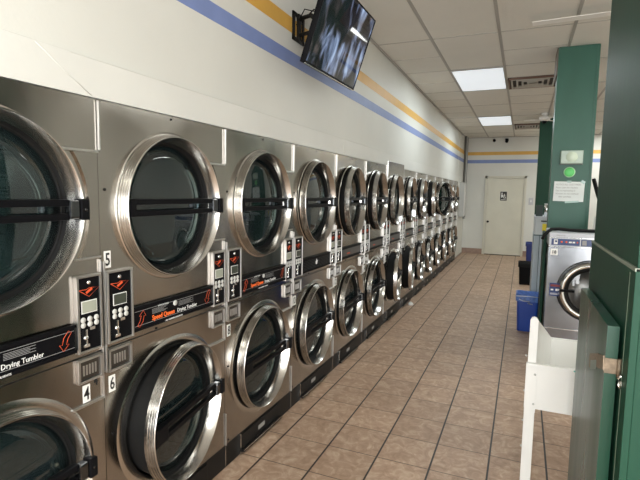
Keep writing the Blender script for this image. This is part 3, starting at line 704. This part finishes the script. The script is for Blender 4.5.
MB().lathe([(.15, 0), (.15, .032), (.162, .03), (.162, 0)], (0, 0, 0), 'z', 20).build('lid', whitef, cn)
bb = MB().box(-.095, -.015, -.02, .02, 0, .14, .004).build('dark_box', mat('dark_green_grey', (.02, .035, .03), .5), None, (1.76, 6.6, 1.355)); tag(bb, 'small dark box beside the steel canister on the pale machine', 'box')
gb = MB().box(1.722, 1.748, 5.30, 5.70, 0, 1.235, .003).build('green_board', green); tag(gb, 'narrow dark green upright board between blue bin and washer', 'board')

# ------------------------------------------------------------------ bins
def bin_(loc, wx, wy, h, m, label, cat_liner, name='waste_bin', grp='waste bins along the aisle'):
    t = thing(name, loc, label, 'bin', grp)
    def ring(k, z, th=0):
        a, b = wx/2*k-th, wy/2*k-th; c = .03; P = []
        for sx, sy in ((1, 1), (-1, 1), (-1, -1), (1, -1)):
            for u in range(4):
                an = math.atan2(sy, sx)-PI/4+PI/2*u/3; P.append((sx*(a-c)+c*math.cos(an), sy*(b-c)+c*math.sin(an), z))
        return P
    m_ = MB(); bm = m_.bm; seq = [ring(.82, 0), ring(.84, .01), ring(.98, h-.03), ring(1.05, h-.028), ring(1.05, h), ring(.98, h), ring(.80, .02)]
    R = [[bm.verts.new(p) for p in r] for r in seq]; n = len(R[0])
    for A, B in zip(R, R[1:]):
        for k in range(n): bm.faces.new((A[k], A[(k+1) % n], B[(k+1) % n], B[k]))
    bm.faces.new(R[0]); bm.faces.new(R[-1]); m_.build('bin_body', m, t)
    l_ = MB(); bm = l_.bm
    def wob(P, a): return [(x*(1+random.uniform(-a, a)), y*(1+random.uniform(-a, a)), z+random.uniform(-a, a)*.25) for x, y, z in P]
    seq = [wob(ring(1.09, h-.075), .02), wob(ring(1.085, h-.02), .01), wob(ring(1.07, h+.012), .02), wob(ring(.94, h+.010), .03), wob(ring(.86, h-.09), .08), wob(ring(.6, h-.16), .12)]
    R = [[bm.verts.new(p) for p in r] for r in seq]
    for A, B in zip(R, R[1:]):
        for k in range(n): bm.faces.new((A[k], A[(k+1) % n], B[(k+1) % n], B[k]))
    bm.faces.new(R[-1]); l_.build('bin_liner', cat_liner, t, smooth=True)
    return t
b1 = bin_((1.625, 6.13, 0), .25, .22, .44, bluep, 'bright blue waste bin with liner beside the green board', liner)
MB().tube([(-.10, -.125, .39), (-.05, -.130, .372), (.02, -.128, .37), (.0, -.128, .35), (.05, -.13, .34)], .006, 6).tube([(-.13, -.12, .425), (0, -.125, .432), (.13, -.12, .428)], .005, 6).build('liner_knot', wlin, b1)
bin_((1.63, 9.38, 0), .26, .24, .40, blackp, 'black waste bin in the aisle beyond the bright blue bin', rubber)
bin_((1.76, 12.7, 0), .25, .24, .47, dbluep, 'small dark blue bin near the cream restroom door', dbluep)

# ------------------------------------------------------------------ white folding table / tray
tt = thing('laundry_table', (0, 0, 0), 'white laminate laundry table with raised sides beside the green cabinet', 'table')
tt.location = (1.575, 2.58, 0)
def T(x, y, z): return (x-1.575, y-2.58, z)
MB().hull8([T(1.568, 2.58, .518), T(2.35, 2.58, .518), T(2.35, 2.605, .518), T(1.568, 2.605, .518)], [T(1.568, 2.58, .752), T(2.35, 2.58, .752), T(2.35, 2.605, .752), T(1.568, 2.605, .752)]).build('front_apron', whitel, tt)
MB().box(.62, .64, .0, .54, .518, .752).build('right_side', whitel, tt)
MB().hull8([T(1.700, 3.12, .53), T(2.35, 3.12, .53), T(2.35, 3.14, .53), T(1.700, 3.14, .53)], [T(1.700, 3.12, .752), T(2.35, 3.12, .752), T(2.35, 3.14, .752), T(1.700, 3.14, .752)]).build('back_panel', whitel, tt)
MB().hull8([T(1.60, 2.60, .53), T(2.22, 2.60, .53), T(2.22, 3.12, .53), T(1.705, 3.12, .53)], [T(1.60, 2.60, .548), T(2.22, 2.60, .548), T(2.22, 3.12, .548), T(1.705, 3.12, .548)]).build('table_top', whitel, tt)
# raised left side: a near strip facing the camera and a slanting wing
lw = MB()
pts = [(1.573, .50), (1.614, .50), (1.614, .972), (1.606, .984), (1.594, .988), (1.583, .984), (1.576, .970)]
lw.prism([(x-1.575, z) for x, z in pts], 'y', .028, .050)
lw.build('left_post', whitel, tt)
MB().hull8([T(1.600, 2.62, .53), T(1.614, 2.615, .53), T(1.712, 3.12, .53), T(1.700, 3.13, .53)], [T(1.600, 2.62, .972), T(1.614, 2.615, .972), T(1.712, 3.12, .752), T(1.700, 3.13, .752)]).build('left_wing', whitel, tt)
for (x, y) in ((1.570, 2.583), (2.19, 2.583), (1.588, 3.09), (2.19, 3.09)):
    MB().box(x-1.575, x-1.575+(.050 if y < 3 else .038), y-2.58, y-2.58+.035, 0, .52, .003).build('leg', whitel, tt)
MB().box(-.004, .046, -.004, .0, .50, .745, .001).build('corner_strip', whitel, tt)
sc = MB()
for z in (.70, .545): sc.lathe([(-.006, 0), (-.006, .006), (-.004, .006)], (.036, 0, z), 'y', 10)
for y, z in ((.02, .60), (.02, .44), (.02, .30), (.04, .78)): sc.lathe([(-.014, 0), (-.012, .005), (-.005, .006)], (.0, y, z), 'x', 10)
sc.build_pieces('screw', btn, tt)
MB().box(.208, .262, -.0015, 0, .742, .748).build('teal_mark', teal, tt)
# crumpled litter on the floor by the dryers
lt = MB(); lt.lathe([(0, 0), (.0, .03), (.02, .045), (.04, .03), (.05, 0)], (0, 0, 0), 'z', 9, smooth=False)
for v in lt.bm.verts: v.co *= random.uniform(.75, 1.25)
for v in lt.bm.verts: v.co.z = max(v.co.z, 0)
o = lt.build('crumpled_paper', white_p, None, (.09, 6.75, 0)); tag(o, 'small crumpled white paper on the floor against the dryers', 'litter')
